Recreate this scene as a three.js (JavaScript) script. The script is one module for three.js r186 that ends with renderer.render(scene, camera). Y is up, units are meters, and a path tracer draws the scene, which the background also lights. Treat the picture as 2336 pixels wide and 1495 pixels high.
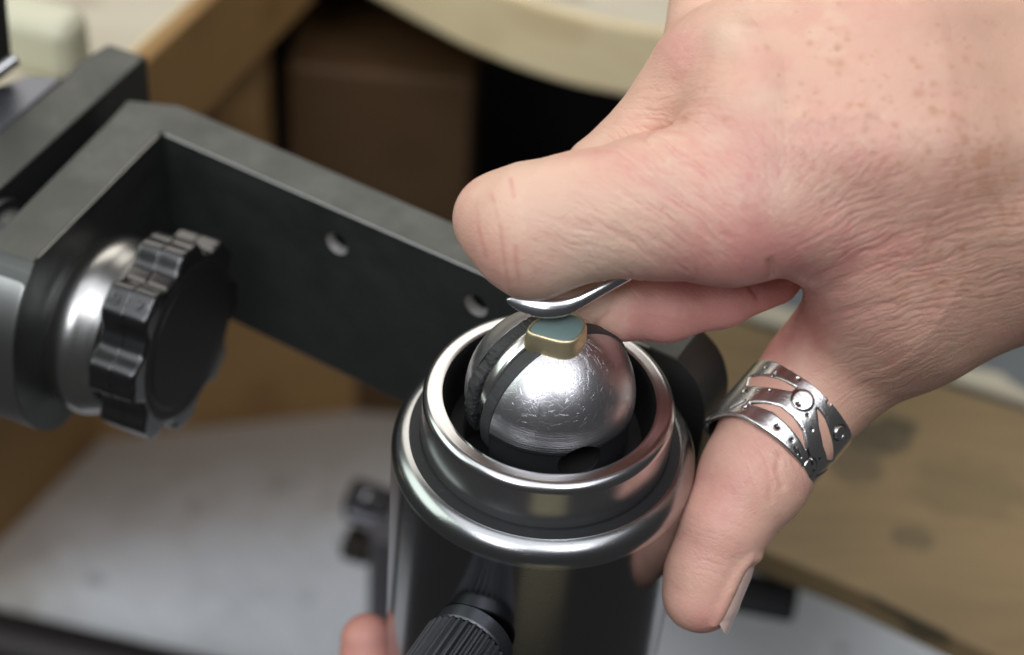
import * as THREE from 'three';
import { mergeGeometries, mergeVertices, toCreasedNormals } from 'three/addons/utils/BufferGeometryUtils.js';
import { RoundedBoxGeometry } from 'three/addons/geometries/RoundedBoxGeometry.js';
import { FontLoader } from 'three/addons/loaders/FontLoader.js';
import { TextGeometry } from 'three/addons/geometries/TextGeometry.js';
import { Brush, Evaluator, SUBTRACTION, INTERSECTION } from 'three-bvh-csg';

// All shapes are laid out in millimetres (origin: centre of the steel ball, y up) and scaled to metres when they become meshes.
const MM = 0.001;
const V = (x = 0, y = 0, z = 0) => new THREE.Vector3(x, y, z);
const PI = Math.PI;

// ---------------------------------------------------------------- camera, light, exposure
const scene = new THREE.Scene();
const camera = new THREE.PerspectiveCamera(22.608, 1024 / 655, 0.01, 20);
const camPos = V(-6.48621,169.21450,174.62733), camDir = V(0.00000,-0.66913,-0.74314), camUp = V(-0.09063,0.74009,-0.66638);
camera.position.copy(camPos).multiplyScalar(MM);
camera.up.copy(camUp);
camera.lookAt(camPos.clone().add(camDir.clone().multiplyScalar(100)).multiplyScalar(MM));
camera.focus = 0.238;
camera.userData.fStop = (camera.getFocalLength() / 5.8);   // aperture 5.8 mm wide
scene.add(camera);

scene.background = new THREE.Color(0.036, 0.036, 0.037);   // dim room
function windowOrFillLight(pos, target, w, h, color, intensity) {
  const l = new THREE.RectAreaLight(color, intensity, w, h);
  l.position.copy(pos); l.lookAt(target); scene.add(l);
  return l;
}
const O = V(0, 0, 0);
windowOrFillLight(V(-0.05, 1.15, 0.42), O, 1.7, 1.1, 0xf6f8ff, 1.35);      // broad workshop window above the photographer
windowOrFillLight(V(-0.44, 0.92, 0.82), O, 0.42, 0.55, 0xf6f8ff, 5.4);     // its two brightest panes
windowOrFillLight(V(0.34, 1.08, 0.62), O, 0.36, 0.46, 0xf6f8ff, 5);
windowOrFillLight(V(-1.25, 0.75, 0.0), O, 1.1, 0.9, 0xf2fff6, 1.9);         // side window at the left
windowOrFillLight(V(-0.25, 0.85, -1.0), O, 1.6, 0.7, 0xfff8ee, 1.7);      // added lamp in place of a pale wall, brightens the bracket tops

const renderer = new THREE.WebGLRenderer({ antialias: true });
renderer.setSize(1024, 655);
renderer.toneMapping = THREE.LinearToneMapping;
renderer.toneMappingExposure = 1.27;
renderer.shadowMap.enabled = true;

// ---------------------------------------------------------------- noise and seeded random
function rng(seed) { let a = seed >>> 0; return () => { a = (a + 0x6d2b79f5) >>> 0; let t = Math.imul(a ^ (a >>> 15), 1 | a); t = (t + Math.imul(t ^ (t >>> 7), 61 | t)) ^ t; return ((t ^ (t >>> 14)) >>> 0) / 4294967296; }; }
function hash3(i, j, k) { let h = Math.imul(i, 374761393) ^ Math.imul(j, 668265263) ^ Math.imul(k, 1274126177); h = Math.imul(h ^ (h >>> 13), 1274126177); return ((h ^ (h >>> 16)) >>> 0) / 4294967296; }
const fade = (t) => t * t * (3 - 2 * t);
function noise(x, y, z = 0) {
  const i = Math.floor(x), j = Math.floor(y), k = Math.floor(z), u = fade(x - i), v = fade(y - j), w = fade(z - k);
  const l = (a, b, t) => a + (b - a) * t;
  return l(l(l(hash3(i, j, k), hash3(i + 1, j, k), u), l(hash3(i, j + 1, k), hash3(i + 1, j + 1, k), u), v), l(l(hash3(i, j, k + 1), hash3(i + 1, j, k + 1), u), l(hash3(i, j + 1, k + 1), hash3(i + 1, j + 1, k + 1), u), v), w) * 2 - 1;
}
const fbm = (x, y, z, o = 4) => { let s = 0, a = 0.5; for (let i = 0; i < o; i++) { s += a * noise(x, y, z); x = x * 2.03 + 7.1; y = y * 2.03 + 3.7; z = z * 2.03 + 1.3; a *= 0.5; } return s; };
const clamp = (x, a = 0, b = 1) => Math.min(b, Math.max(a, x));
const smooth = (a, b, x) => { const t = clamp((x - a) / (b - a)); return t * t * (3 - 2 * t); };
const lerp = (a, b, t) => a + (b - a) * t;

// ---------------------------------------------------------------- things, parts
function thing(name, label, category, base, extra = {}) {
  const g = new THREE.Group(); g.name = name; g.position.copy(base).multiplyScalar(MM);
  g.userData = { label, category, ...extra, base }; scene.add(g); return g;
}
function root(o) { while (o.parent && o.parent !== scene) o = o.parent; return o; }
// geo in world millimetres -> mesh under its thing, part or sub-part
function part(name, geo, mat, parent, label) {
  const b = root(parent).userData.base;
  geo = geo.clone(); geo.translate(-b.x, -b.y, -b.z); geo.scale(MM, MM, MM);
  const m = new THREE.Mesh(geo, mat); m.name = name; m.castShadow = m.receiveShadow = true;
  if (label) m.userData.label = label;
  parent.add(m); return m;
}

// ---------------------------------------------------------------- textures
function dataTex(w, h, fn, srgb, rx = 1, ry = 1) {
  const d = new Uint8Array(w * h * 4);
  for (let y = 0; y < h; y++) for (let x = 0; x < w; x++) { const c = fn(x, y), o = (y * w + x) * 4; d[o] = clamp(c[0]) * 255; d[o + 1] = clamp(c[1]) * 255; d[o + 2] = clamp(c[2]) * 255; d[o + 3] = 255; }
  const t = new THREE.DataTexture(d, w, h); t.wrapS = t.wrapT = THREE.RepeatWrapping; t.magFilter = THREE.LinearFilter; t.repeat.set(rx, ry);
  if (srgb) t.colorSpace = THREE.SRGBColorSpace; t.needsUpdate = true; return t;
}
function canvasTex(w, h, draw, srgb) {
  const c = document.createElement('canvas'); c.width = w; c.height = h; const g = c.getContext('2d'); draw(g, w, h);
  const t = new THREE.CanvasTexture(c); t.wrapS = t.wrapT = THREE.RepeatWrapping; if (srgb) t.colorSpace = THREE.SRGBColorSpace; return t;
}
// periodic value noise for tiling textures
function tnoise(x, y, px, py, s) { const i = Math.floor(x), j = Math.floor(y), u = fade(x - i), v = fade(y - j), m = (a, b) => ((a % b) + b) % b; const h = (a, b) => hash3(m(a, px), m(b, py), s); return lerp(lerp(h(i, j), h(i + 1, j), u), lerp(h(i, j + 1), h(i + 1, j + 1), u), v); }

// scratches on worn steel (white = high)
function scratchTex(seed, w, h, n, len, dots, rings) {
  return canvasTex(w, h, (g) => {
    const r = rng(seed); g.fillStyle = '#a0a0a0'; g.fillRect(0, 0, w, h);
    for (let i = 0; i < n; i++) {
      const x = r() * w, y = r() * h, a = r() * PI, l = len * (0.25 + r() * r() * 1.5), b = (r() - 0.5) * 0.6;
      g.strokeStyle = r() < 0.75 ? `rgba(20,20,20,${0.15 + 0.5 * r()})` : `rgba(235,235,235,${0.15 + 0.4 * r()})`; g.lineWidth = 0.6 + r() * 1.1;
      for (const ox of [-w, 0, w]) { g.beginPath(); g.moveTo(x + ox, y); g.quadraticCurveTo(x + ox + Math.cos(a) * l * 0.5 - Math.sin(a) * b * l * 0.3, y + Math.sin(a) * l * 0.5 + Math.cos(a) * b * l * 0.3, x + ox + Math.cos(a) * l, y + Math.sin(a) * l); g.stroke(); }
    }
    for (let i = 0; i < dots; i++) { g.fillStyle = `rgba(20,20,20,${0.3 + 0.5 * r()})`; g.beginPath(); g.arc(r() * w, r() * h, 0.8 + r() * 1.5, 0, 7); g.fill(); }
    if (rings) rings(g, w, h, r);
  });
}
const domeBump = scratchTex(11, 2048, 512, 4200, 44, 120, (g, w, h, r) => {
  for (let i = 0; i < 9; i++) { const y = h * (0.985 - 0.02 * i + 0.005 * (r() - 0.5)); g.strokeStyle = `rgba(0,0,0,${0.8 - 0.07 * i})`; g.lineWidth = 3 + r() * 2.5; g.beginPath(); g.moveTo(0, y); g.lineTo(w, y); g.stroke(); }
});
const turnedBump = dataTex(256, 512, (x, y) => { const v = 0.5 + 0.5 * (hash3(0, y, 5) - 0.5) + 0.18 * (hash3(x >> 5, y, 6) - 0.5) + 0.25 * (hash3(0, y >> 2, 7) - 0.5); return [v, v, v]; });
const rimBump = scratchTex(23, 2048, 256, 900, 16, 900);
const speck = (seed, base, n, spread) => canvasTex(1024, 1024, (g, w, h) => {
  const r = rng(seed); g.fillStyle = base; g.fillRect(0, 0, w, h);
  for (let i = 0; i < n; i++) { const a = r(); g.fillStyle = `rgba(${190 + 50 * r() | 0},${190 + 50 * r() | 0},${185 + 50 * r() | 0},${0.12 + 0.6 * a * a * a})`; g.beginPath(); g.arc(r() * w, r() * h, spread * (0.4 + r()), 0, 7); g.fill(); }
  for (let i = 0; i < n / 12; i++) { g.strokeStyle = `rgba(150,150,145,${0.05 + 0.15 * r()})`; g.lineWidth = 1; const x = r() * w, y = r() * h, a = r() * 7, l = 10 + 40 * r(); g.beginPath(); g.moveTo(x, y); g.lineTo(x + Math.cos(a) * l, y + Math.sin(a) * l); g.stroke(); }
}, true);
const grainRough = (lo, hi, s) => dataTex(256, 256, (x, y) => { const v = lo + (hi - lo) * (0.55 * tnoise(x / 16, y / 16, 16, 16, s) + 0.3 * tnoise(x / 4, y / 4, 64, 64, s + 1) + 0.15 * hash3(x, y, s + 2)); return [v, v, v]; });
const fineBump = dataTex(256, 256, (x, y) => { const v = 0.4 * hash3(x, y, 31) + 0.35 * tnoise(x / 3, y / 3, 85, 85, 32) + 0.25 * tnoise(x / 12, y / 12, 21, 21, 33); return [v, v, v]; });
function woodTex(seed, c1, c2, c3) {
  return dataTex(512, 512, (x, y) => {
    const wob = 3 * tnoise(x / 128, y / 64, 4, 8, seed), g = 0.5 + 0.5 * Math.sin(2 * PI * (y / 512 * 9 + wob)), f = tnoise(x / 32, y / 1.5, 16, 341, seed + 1), st = smooth(0.55, 0.9, tnoise(x / 50, y / 40, 10, 13, seed + 2));
    return [0, 1, 2].map((i) => lerp(lerp(c1[i], c2[i], 0.6 * g + 0.4 * f), c3[i], 0.75 * st));
  }, true);
}
const clone = (t, rx, ry) => { const c = t.clone(); c.repeat.set(rx, ry); c.needsUpdate = true; return c; };
// uv in metres*100 (cm) by the dominant axis of each face
function boxUV(geo, s = 0.1) {
  const g = geo.index ? geo.toNonIndexed() : geo, p = g.attributes.position, uv = new Float32Array(p.count * 2), a = V(), b = V(), c = V(), n = V();
  for (let i = 0; i < p.count; i += 3) {
    a.fromBufferAttribute(p, i); b.fromBufferAttribute(p, i + 1); c.fromBufferAttribute(p, i + 2);
    n.copy(b).sub(a).cross(c.clone().sub(a)); const x = Math.abs(n.x), y = Math.abs(n.y), z = Math.abs(n.z);
    [a, b, c].forEach((q, k) => { const [u, v] = y >= x && y >= z ? [q.x, q.z] : x >= z ? [q.z, q.y] : [q.x, q.y]; uv[(i + k) * 2] = u * s; uv[(i + k) * 2 + 1] = v * s; });
  }
  g.setAttribute('uv', new THREE.BufferAttribute(uv, 2)); return g;
}

// skin lines: crossing ridges and pores, one tile is 20 mm
const skinBump = dataTex(1024, 1024, (x, y) => {
  const w = 18 * tnoise(x / 64, y / 64, 16, 16, 101), ln = (u, v, pu, pv, q) => { const n = Math.abs(2 * tnoise(u, v, pu, pv, q) - 1); return Math.pow(1 - n, 7); };
  const a = ln((x + y + w) / 16, (x - y) / 128, 64, 8, 102), b = ln((x - y + w) / 16, (x + y) / 128, 64, 8, 103), c = ln(x / 128, (y + w) / 16, 8, 64, 104), d = Math.pow(tnoise(x / 6, y / 6, 171, 171, 105), 6);
  const v = 0.85 - 0.3 * a - 0.3 * b - 0.22 * c - 0.35 * d + 0.12 * hash3(x >> 1, y >> 1, 106); return [v, v, v];
});

// ---------------------------------------------------------------- materials
const std = (o) => new THREE.MeshStandardMaterial(o), phys = (o) => new THREE.MeshPhysicalMaterial(o);
const lin = (r, g, b) => new THREE.Color().setRGB(r, g, b);
const M = {
  dome: std({ color: lin(0.64, 0.635, 0.65), metalness: 1, roughness: 0.33, bumpMap: domeBump, bumpScale: 0.000075 }),
  polished: std({ color: lin(0.58, 0.58, 0.585), metalness: 1, roughness: 0.22, bumpMap: clone(turnedBump, 1, 1), bumpScale: 0.0000025 }),
  rim: std({ color: lin(0.42, 0.43, 0.43), metalness: 1, roughness: 0.24, bumpMap: rimBump, bumpScale: 0.00003 }),
  blackened: std({ color: 0xffffff, metalness: 0.2, roughness: 0.5, map: speck(5, '#2b2c2e', 900, 1.1) }),
  well: std({ color: 0xffffff, metalness: 0.1, roughness: 0.6, map: speck(6, '#17181a', 1500, 1.0) }),
  leather: std({ color: lin(0.032, 0.033, 0.034), roughness: 0.55 }),
  gunmetal: std({ color: lin(1, 1, 1), map: speck(15, '#5a5c5a', 1500, 0.8), metalness: 0.85, roughness: 1, roughnessMap: grainRough(0.34, 0.55, 91), bumpMap: clone(fineBump, 1, 1), bumpScale: 0.00002 }),
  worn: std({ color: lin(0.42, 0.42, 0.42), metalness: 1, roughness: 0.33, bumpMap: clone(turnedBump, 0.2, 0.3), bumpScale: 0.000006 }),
  zinc: std({ color: lin(0.5, 0.5, 0.48), metalness: 1, roughness: 0.3, bumpMap: clone(fineBump, 2, 1), bumpScale: 0.00001 }),
  knob: phys({ color: lin(0.007, 0.007, 0.0075), roughness: 0.32, clearcoat: 1, clearcoatRoughness: 0.2 }),
  knobFace: std({ color: lin(0.01, 0.01, 0.0105), roughness: 0.55 }),
  silver: std({ color: lin(0.74, 0.73, 0.71), metalness: 1, roughness: 0.25 }),
  satin: std({ color: 0xffffff, vertexColors: true, metalness: 1, roughness: 0.27 }),
  tool: std({ color: lin(0.72, 0.72, 0.74), metalness: 1, roughness: 0.2 }),
  gold: std({ color: lin(0.9, 0.78, 0.5), metalness: 1, roughness: 0.46, bumpMap: clone(fineBump, 0.5, 0.5), bumpScale: 0.00002 }),
  stone: phys({ color: lin(0.135, 0.2, 0.193), roughness: 0.5 }),
  bodySteel: std({ color: lin(0.24, 0.242, 0.25), metalness: 1, roughness: 0.19, bumpMap: rimBump, bumpScale: 0.00002 }),
  darkSteel: std({ color: lin(0.1, 0.105, 0.115), metalness: 0.9, roughness: 0.42, bumpMap: clone(fineBump, 2, 1), bumpScale: 0.00003 }),
  skin: phys({ color: 0xffffff, vertexColors: true, roughness: 0.43, specularIntensity: 0.85, bumpMap: skinBump, bumpScale: 0.00007 }),
  leatherRough: std({ color: lin(0.03, 0.031, 0.032), roughness: 0.5, bumpMap: clone(fineBump, 1, 1), bumpScale: 0.00015 }),
  nail: phys({ color: lin(0.74, 0.54, 0.46), roughness: 0.28, clearcoat: 0.3, clearcoatRoughness: 0.2 }),
};

// ---------------------------------------------------------------- geometry helpers
// turned solid about the y axis, profile [[r, y], ...]; uv: u once round, v along the profile in cm
function lathe(profile, seg = 160, crease = 0.45) {
  const dense = []; profile.forEach((q, i) => { if (i) { const a = profile[i - 1], L = Math.hypot(q[0] - a[0], q[1] - a[1]), t = 0.06 / L; if (L > 0.5) for (const k of [t, 0.5, 1 - t]) dense.push([lerp(a[0], q[0], k), lerp(a[1], q[1], k)]); } dense.push(q); }); profile = dense;
  const g0 = new THREE.LatheGeometry(profile.map(([r, y]) => new THREE.Vector2(Math.max(r, 1e-4), y)), seg);
  let acc = [0]; for (let i = 1; i < profile.length; i++) acc.push(acc[i - 1] + Math.hypot(profile[i][0] - profile[i - 1][0], profile[i][1] - profile[i - 1][1]));
  const uv = g0.attributes.uv; for (let i = 0; i < uv.count; i++) uv.setY(i, acc[i % profile.length] / 10);
  return toCreasedNormals(g0, crease);
}
const arc = (cx, cy, r, a0, a1, n = 8) => Array.from({ length: n + 1 }, (_, i) => { const a = a0 + (a1 - a0) * i / n; return [cx + r * Math.cos(a), cy + r * Math.sin(a)]; });
// place a solid turned about y so that its axis runs along dir from point p
function along(geo, p, dir) { const q = new THREE.Quaternion().setFromUnitVectors(V(0, 1, 0), dir.clone().normalize()); return geo.applyQuaternion(q).translate(p.x, p.y, p.z); }
const ev = new Evaluator(); ev.attributes = ['position', 'normal', 'uv'];
function cut(a, b, op = SUBTRACTION) { const A = a.isMesh ? a : new Brush(a), B = b.isMesh ? b : new Brush(b); A.updateMatrixWorld(); B.updateMatrixWorld(); return ev.evaluate(A, B, op); }
function solidUV(g) { if (!g.attributes.uv) g.setAttribute('uv', new THREE.BufferAttribute(new Float32Array(g.attributes.position.count * 2), 2)); return g; }
// box spanned by three unit axes
function obox(c, ex, ey, ez, sx, sy, sz, r = 0) {
  const g = r ? new RoundedBoxGeometry(sx, sy, sz, 3, r) : new THREE.BoxGeometry(sx, sy, sz);
  return g.applyMatrix4(new THREE.Matrix4().makeBasis(ex, ey, ez).setPosition(c));
}
// outline in a plane (origin o, axes u, v) extruded along w by depth, bevelled
function plate(o, u, v, w, pts, depth, bevel = 0.4, curve = 8, holes = []) {
  const sh = pts instanceof THREE.Shape ? pts : new THREE.Shape(pts.map(([a, b]) => new THREE.Vector2(a, b)));
  for (const h of holes) sh.holes.push(h);
  const g = new THREE.ExtrudeGeometry(sh, { depth: depth - 2 * bevel, bevelEnabled: bevel > 0, bevelThickness: bevel, bevelSize: bevel, bevelOffset: -bevel, bevelSegments: 2, curveSegments: curve });
  g.translate(0, 0, bevel);
  const flip = u.clone().cross(v).dot(w) < 0;
  g.applyMatrix4(new THREE.Matrix4().makeBasis(u, v, w).setPosition(o));
  if (flip) { const ix = g.index; if (ix) { for (let i = 0; i < ix.count; i += 3) { const t = ix.getX(i); ix.setX(i, ix.getX(i + 1)); ix.setX(i + 1, t); } } else for (const k of ['position', 'normal', 'uv']) { const a = g.attributes[k], s = a.itemSize; for (let i = 0; i < a.count; i += 3) for (let c = 0; c < s; c++) { const t = a.array[i * s + c]; a.array[i * s + c] = a.array[(i + 1) * s + c]; a.array[(i + 1) * s + c] = t; } } g.deleteAttribute('normal'); return toCreasedNormals(solidUV(g), 0.5); }
  return g;
}
// surface of a field (negative inside) by surface nets in blocks of cells of size h, only where the surface runs
function iso(f, lo, hi, h, slack = 1) {
  const B = 12, bs = B * h, nb = [0, 1, 2].map((i) => Math.ceil((hi[i] - lo[i]) / bs)), N = nb.map((n) => n * B + 2), key = (i, j, k) => (i * N[1] + j) * N[2] + k;
  const ids = new Map(), pos = [], blocks = [], S = B + 2, reach = 0.8661 * bs * slack + h;
  for (let a = 0; a < nb[0]; a++) for (let b = 0; b < nb[1]; b++) for (let c = 0; c < nb[2]; c++) {
    const x0 = lo[0] + a * bs, y0 = lo[1] + b * bs, z0 = lo[2] + c * bs;
    if (Math.abs(f(x0 + bs / 2, y0 + bs / 2, z0 + bs / 2)) > reach) continue;
    const v = new Float32Array(S * S * S);
    for (let i = 0; i < S; i++) for (let j = 0; j < S; j++) for (let k = 0; k < S; k++) v[(i * S + j) * S + k] = f(x0 + i * h, y0 + j * h, z0 + k * h);
    blocks.push([a, b, c, v]);
    for (let i = 0; i < B; i++) for (let j = 0; j < B; j++) for (let k = 0; k < B; k++) {
      let px = 0, py = 0, pz = 0, n = 0; const at = (q) => v[((i + (q >> 2)) * S + j + ((q >> 1) & 1)) * S + k + (q & 1)];
      let neg = 0; for (let q = 0; q < 8; q++) neg += at(q) < 0; if (neg === 0 || neg === 8) continue;
      for (let q = 0; q < 8; q++) for (const bit of [1, 2, 4]) if (!(q & bit)) { const r = q | bit, va = at(q), vb = at(r); if ((va < 0) !== (vb < 0)) { const t = va / (va - vb); px += ((q >> 2) & 1) + (bit === 4 ? t : 0); py += ((q >> 1) & 1) + (bit === 2 ? t : 0); pz += (q & 1) + (bit === 1 ? t : 0); n++; } }
      ids.set(key(a * B + i, b * B + j, c * B + k), pos.length / 3); pos.push(x0 + (i + px / n) * h, y0 + (j + py / n) * h, z0 + (k + pz / n) * h);
    }
  }
  const idx = [];
  for (const [a, b, c, v] of blocks) for (let i = 0; i < B; i++) for (let j = 0; j < B; j++) for (let k = 0; k < B; k++) {
    const s0 = v[(i * S + j) * S + k] < 0, I = a * B + i, J = b * B + j, K = c * B + k;
    const quad = (p, q, r, s, flip) => { const A = ids.get(p), Bq = ids.get(q), Cq = ids.get(r), D = ids.get(s); if (A === undefined || Bq === undefined || Cq === undefined || D === undefined) return; if (flip) idx.push(A, Bq, Cq, A, Cq, D); else idx.push(A, Cq, Bq, A, D, Cq); };
    if (s0 !== v[((i + 1) * S + j) * S + k] < 0) quad(key(I, J, K), key(I, J - 1, K), key(I, J - 1, K - 1), key(I, J, K - 1), s0);
    if (s0 !== v[(i * S + j + 1) * S + k] < 0) quad(key(I, J, K), key(I, J, K - 1), key(I - 1, J, K - 1), key(I - 1, J, K), s0);
    if (s0 !== v[(i * S + j) * S + k + 1] < 0) quad(key(I, J, K), key(I - 1, J, K), key(I - 1, J - 1, K), key(I, J - 1, K), s0);
  }
  const g = new THREE.BufferGeometry(); g.setAttribute('position', new THREE.Float32BufferAttribute(pos, 3)); g.setIndex(idx); g.computeVertexNormals(); return g;
}
// move vertices along their normals and colour them: fn(x, y, z, nx, ny, nz) -> [offset, r, g, b]
function displace(g, fn) {
  const p = g.attributes.position, n = g.attributes.normal, col = new Float32Array(p.count * 3);
  for (let i = 0; i < p.count; i++) { const x = p.getX(i), y = p.getY(i), z = p.getZ(i), a = n.getX(i), b = n.getY(i), c = n.getZ(i), [d, r, gg, bb] = fn(x, y, z, a, b, c); p.setXYZ(i, x + a * d, y + b * d, z + c * d); col[i * 3] = r; col[i * 3 + 1] = gg; col[i * 3 + 2] = bb; }
  g.setAttribute('color', new THREE.BufferAttribute(col, 3)); g.computeVertexNormals(); return g;
}
// distance to a chain of round cones [[x, y, z, r], ...]
function chain(pts, k = 0) {
  const segs = []; for (let i = 0; i + 1 < pts.length; i++) { const a = pts[i], b = pts[i + 1], bx = b[0] - a[0], by = b[1] - a[1], bz = b[2] - a[2]; segs.push([a[0], a[1], a[2], a[3], bx, by, bz, b[3] - a[3], 1 / (bx * bx + by * by + bz * bz)]); }
  return (x, y, z) => { let d = 1e9; for (const s of segs) { const px = x - s[0], py = y - s[1], pz = z - s[2], t = clamp((px * s[4] + py * s[5] + pz * s[6]) * s[8]), e = Math.sqrt((px - t * s[4]) ** 2 + (py - t * s[5]) ** 2 + (pz - t * s[6]) ** 2) - s[3] - t * s[7]; d = k ? smin(d, e, k) : Math.min(d, e); } return d; };
}
function smin(a, b, k) { if (k <= 0) return Math.min(a, b); const h = Math.max(k - Math.abs(a - b), 0) / k; return Math.min(a, b) - h * h * k * 0.25; }
// ribbon or tube with an oval section along a smooth path: stations [{p, w, t, up}]
function sweep(stations, ring = 20, power = 1) {
  const pos = [], uv = [], idx = [], n = stations.length;
  stations.forEach((s, i) => {
    const a = stations[Math.max(0, i - 1)].p, b = stations[Math.min(n - 1, i + 1)].p, T = b.clone().sub(a).normalize(), U = s.up.clone().addScaledVector(T, -s.up.dot(T)).normalize(), W = T.clone().cross(U);
    for (let j = 0; j <= ring; j++) { const q = j / ring * 2 * PI, c = Math.cos(q), d = Math.sin(q), e = (x) => Math.sign(x) * Math.pow(Math.abs(x), power); const v = s.p.clone().addScaledVector(W, e(c) * s.w).addScaledVector(U, e(d) * s.t); pos.push(v.x, v.y, v.z); uv.push(j / ring, i / n * 5); }
  });
  for (let i = 0; i + 1 < n; i++) for (let j = 0; j < ring; j++) { const a = i * (ring + 1) + j, b = a + 1, c = a + ring + 1, d = c + 1; idx.push(a, c, b, b, c, d); }
  for (const [i, f] of [[0, 0], [n - 1, 1]]) { const c = pos.length / 3, s = stations[i].p; pos.push(s.x, s.y, s.z); uv.push(0, 0); for (let j = 0; j < ring; j++) { const a = i * (ring + 1) + j; f ? idx.push(a, c, a + 1) : idx.push(a, a + 1, c); } }
  const g = new THREE.BufferGeometry(); g.setAttribute('position', new THREE.Float32BufferAttribute(pos, 3)); g.setAttribute('uv', new THREE.Float32BufferAttribute(uv, 2)); g.setIndex(idx); g.computeVertexNormals(); return g;
}
const spline = (pts, n) => new THREE.CatmullRomCurve3(pts, false, 'centripetal').getSpacedPoints(n);

const UP = V(0, 1, 0), X = V(1, 0, 0), Z = V(0, 0, 1);
// ================================================================ workbench and background
const woodTan = woodTex(41, [0.46, 0.37, 0.24], [0.4, 0.315, 0.195], [0.3, 0.23, 0.14]);
const woodPale = woodTex(43, [0.91, 0.84, 0.68], [0.89, 0.815, 0.65], [0.84, 0.75, 0.58]);
const woodBrown = woodTex(45, [0.61, 0.475, 0.29], [0.59, 0.455, 0.275], [0.53, 0.4, 0.235]);
const woodDark = woodTex(47, [0.33, 0.235, 0.12], [0.32, 0.225, 0.115], [0.3, 0.205, 0.1]);  // dark tone includes the shadow under the bench top
const woodCream = woodTex(49, [0.78, 0.745, 0.66], [0.76, 0.72, 0.635], [0.66, 0.61, 0.53]);
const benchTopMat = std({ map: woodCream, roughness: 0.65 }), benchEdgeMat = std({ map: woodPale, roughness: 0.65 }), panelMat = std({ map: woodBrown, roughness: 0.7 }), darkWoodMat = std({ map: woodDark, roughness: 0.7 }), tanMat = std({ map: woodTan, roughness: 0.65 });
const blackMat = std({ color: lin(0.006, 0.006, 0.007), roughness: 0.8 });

const BY = -45, THICK = 21;
{
  const t = thing('workbench', 'pale wooden jeweller\'s workbench with a curved cut-out in its thick top', 'workbench', V(-40, -232, -150));
  // top, seen from above: (x, -z)
  const inner = spline([V(-141.22,-45,-58.62), V(-114.27,-45,-107.79), V(-98.11,-45,-152.84), V(-90.54,-45,-173.79), V(-81.76,-45,-202.08), V(-72.32,-45,-221.66), V(-59.07,-45,-219.29), V(-41.27,-45,-206.06), V(-21.94,-45,-192.3), V(0.76,-45,-181.79), V(20.49,-45,-177.75), V(44.34,-45,-175.93), V(71.21,-45,-173.46)], 90);
  const sh = new THREE.Shape(); inner.forEach((p, i) => (i ? sh.lineTo(p.x, -p.z) : sh.moveTo(p.x, -p.z)));
  const e = inner[inner.length - 1], s = inner[0];
  sh.lineTo(e.x + 60, -e.z + 10); sh.lineTo(e.x + 60, 520); sh.lineTo(s.x - 160, 520); sh.lineTo(s.x - 160, -s.z);
  part('bench_top', boxUV(plate(V(0, BY - THICK, 0), V(1, 0, 0), V(0, 0, -1), V(0, 1, 0), sh, THICK, 1.6), 0.006), [benchTopMat, benchEdgeMat], t);
  // brown sides of the cut-out at the left: the edge of the top and the panel below it
  const a = V(-100.07,-45,-144.34), b = V(-73.26,-45,-227.68), u = b.clone().sub(a).normalize(), w = V(0, 1, 0).cross(u);
  part('edge_board', boxUV(obox(a.clone().add(b).multiplyScalar(0.5).setY(BY - 15.2).addScaledVector(w, -1.0), u, UP, u.clone().cross(UP), a.distanceTo(b), 30, 5, 0.8), 0.006), panelMat, t, 'brown side of the cut-out at the left');
  const c = V(-82.37,-75,-202.42);
  part('side_panel', boxUV(obox(V(c.x - 40, -105, c.z - 10), X, UP, Z, 80, 62, 20, 1), 0.008), panelMat, t, 'brown wooden panel under the bench top');
  part('unseen_reflector', boxUV(obox(V(28, -210, 235), X, UP, Z, 105, 14, 150, 2), 0.006), std({ color: lin(0.2, 0.175, 0.1), roughness: 0.7 }), t);  // unseen plank, added to show as a strip reflected in the vise
  part('shade_panel', boxUV(obox(V(40, -150, -300), V(1, 0, 0), V(0, 1, 0), V(0, 0, 1), 520, 168, 8)), blackMat, t, 'black sheet standing in for the deep shade under the top');  // added black backdrop, the shade under the bench put into its colour
}
{
  const t = thing('drawer_box', 'brown box coloured dark for the shadow under the bench top', 'box', V(0, -230, -190));
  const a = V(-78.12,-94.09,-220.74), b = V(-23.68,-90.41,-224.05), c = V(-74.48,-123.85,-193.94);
  part('front', boxUV(obox(V((a.x + b.x) / 2, a.y - 75, a.z - 20), V(1, 0, 0), V(0, 1, 0), V(0, 0, 1), b.x - a.x, 150, 40, 2), 0.005), darkWoodMat, t);
}
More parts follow.
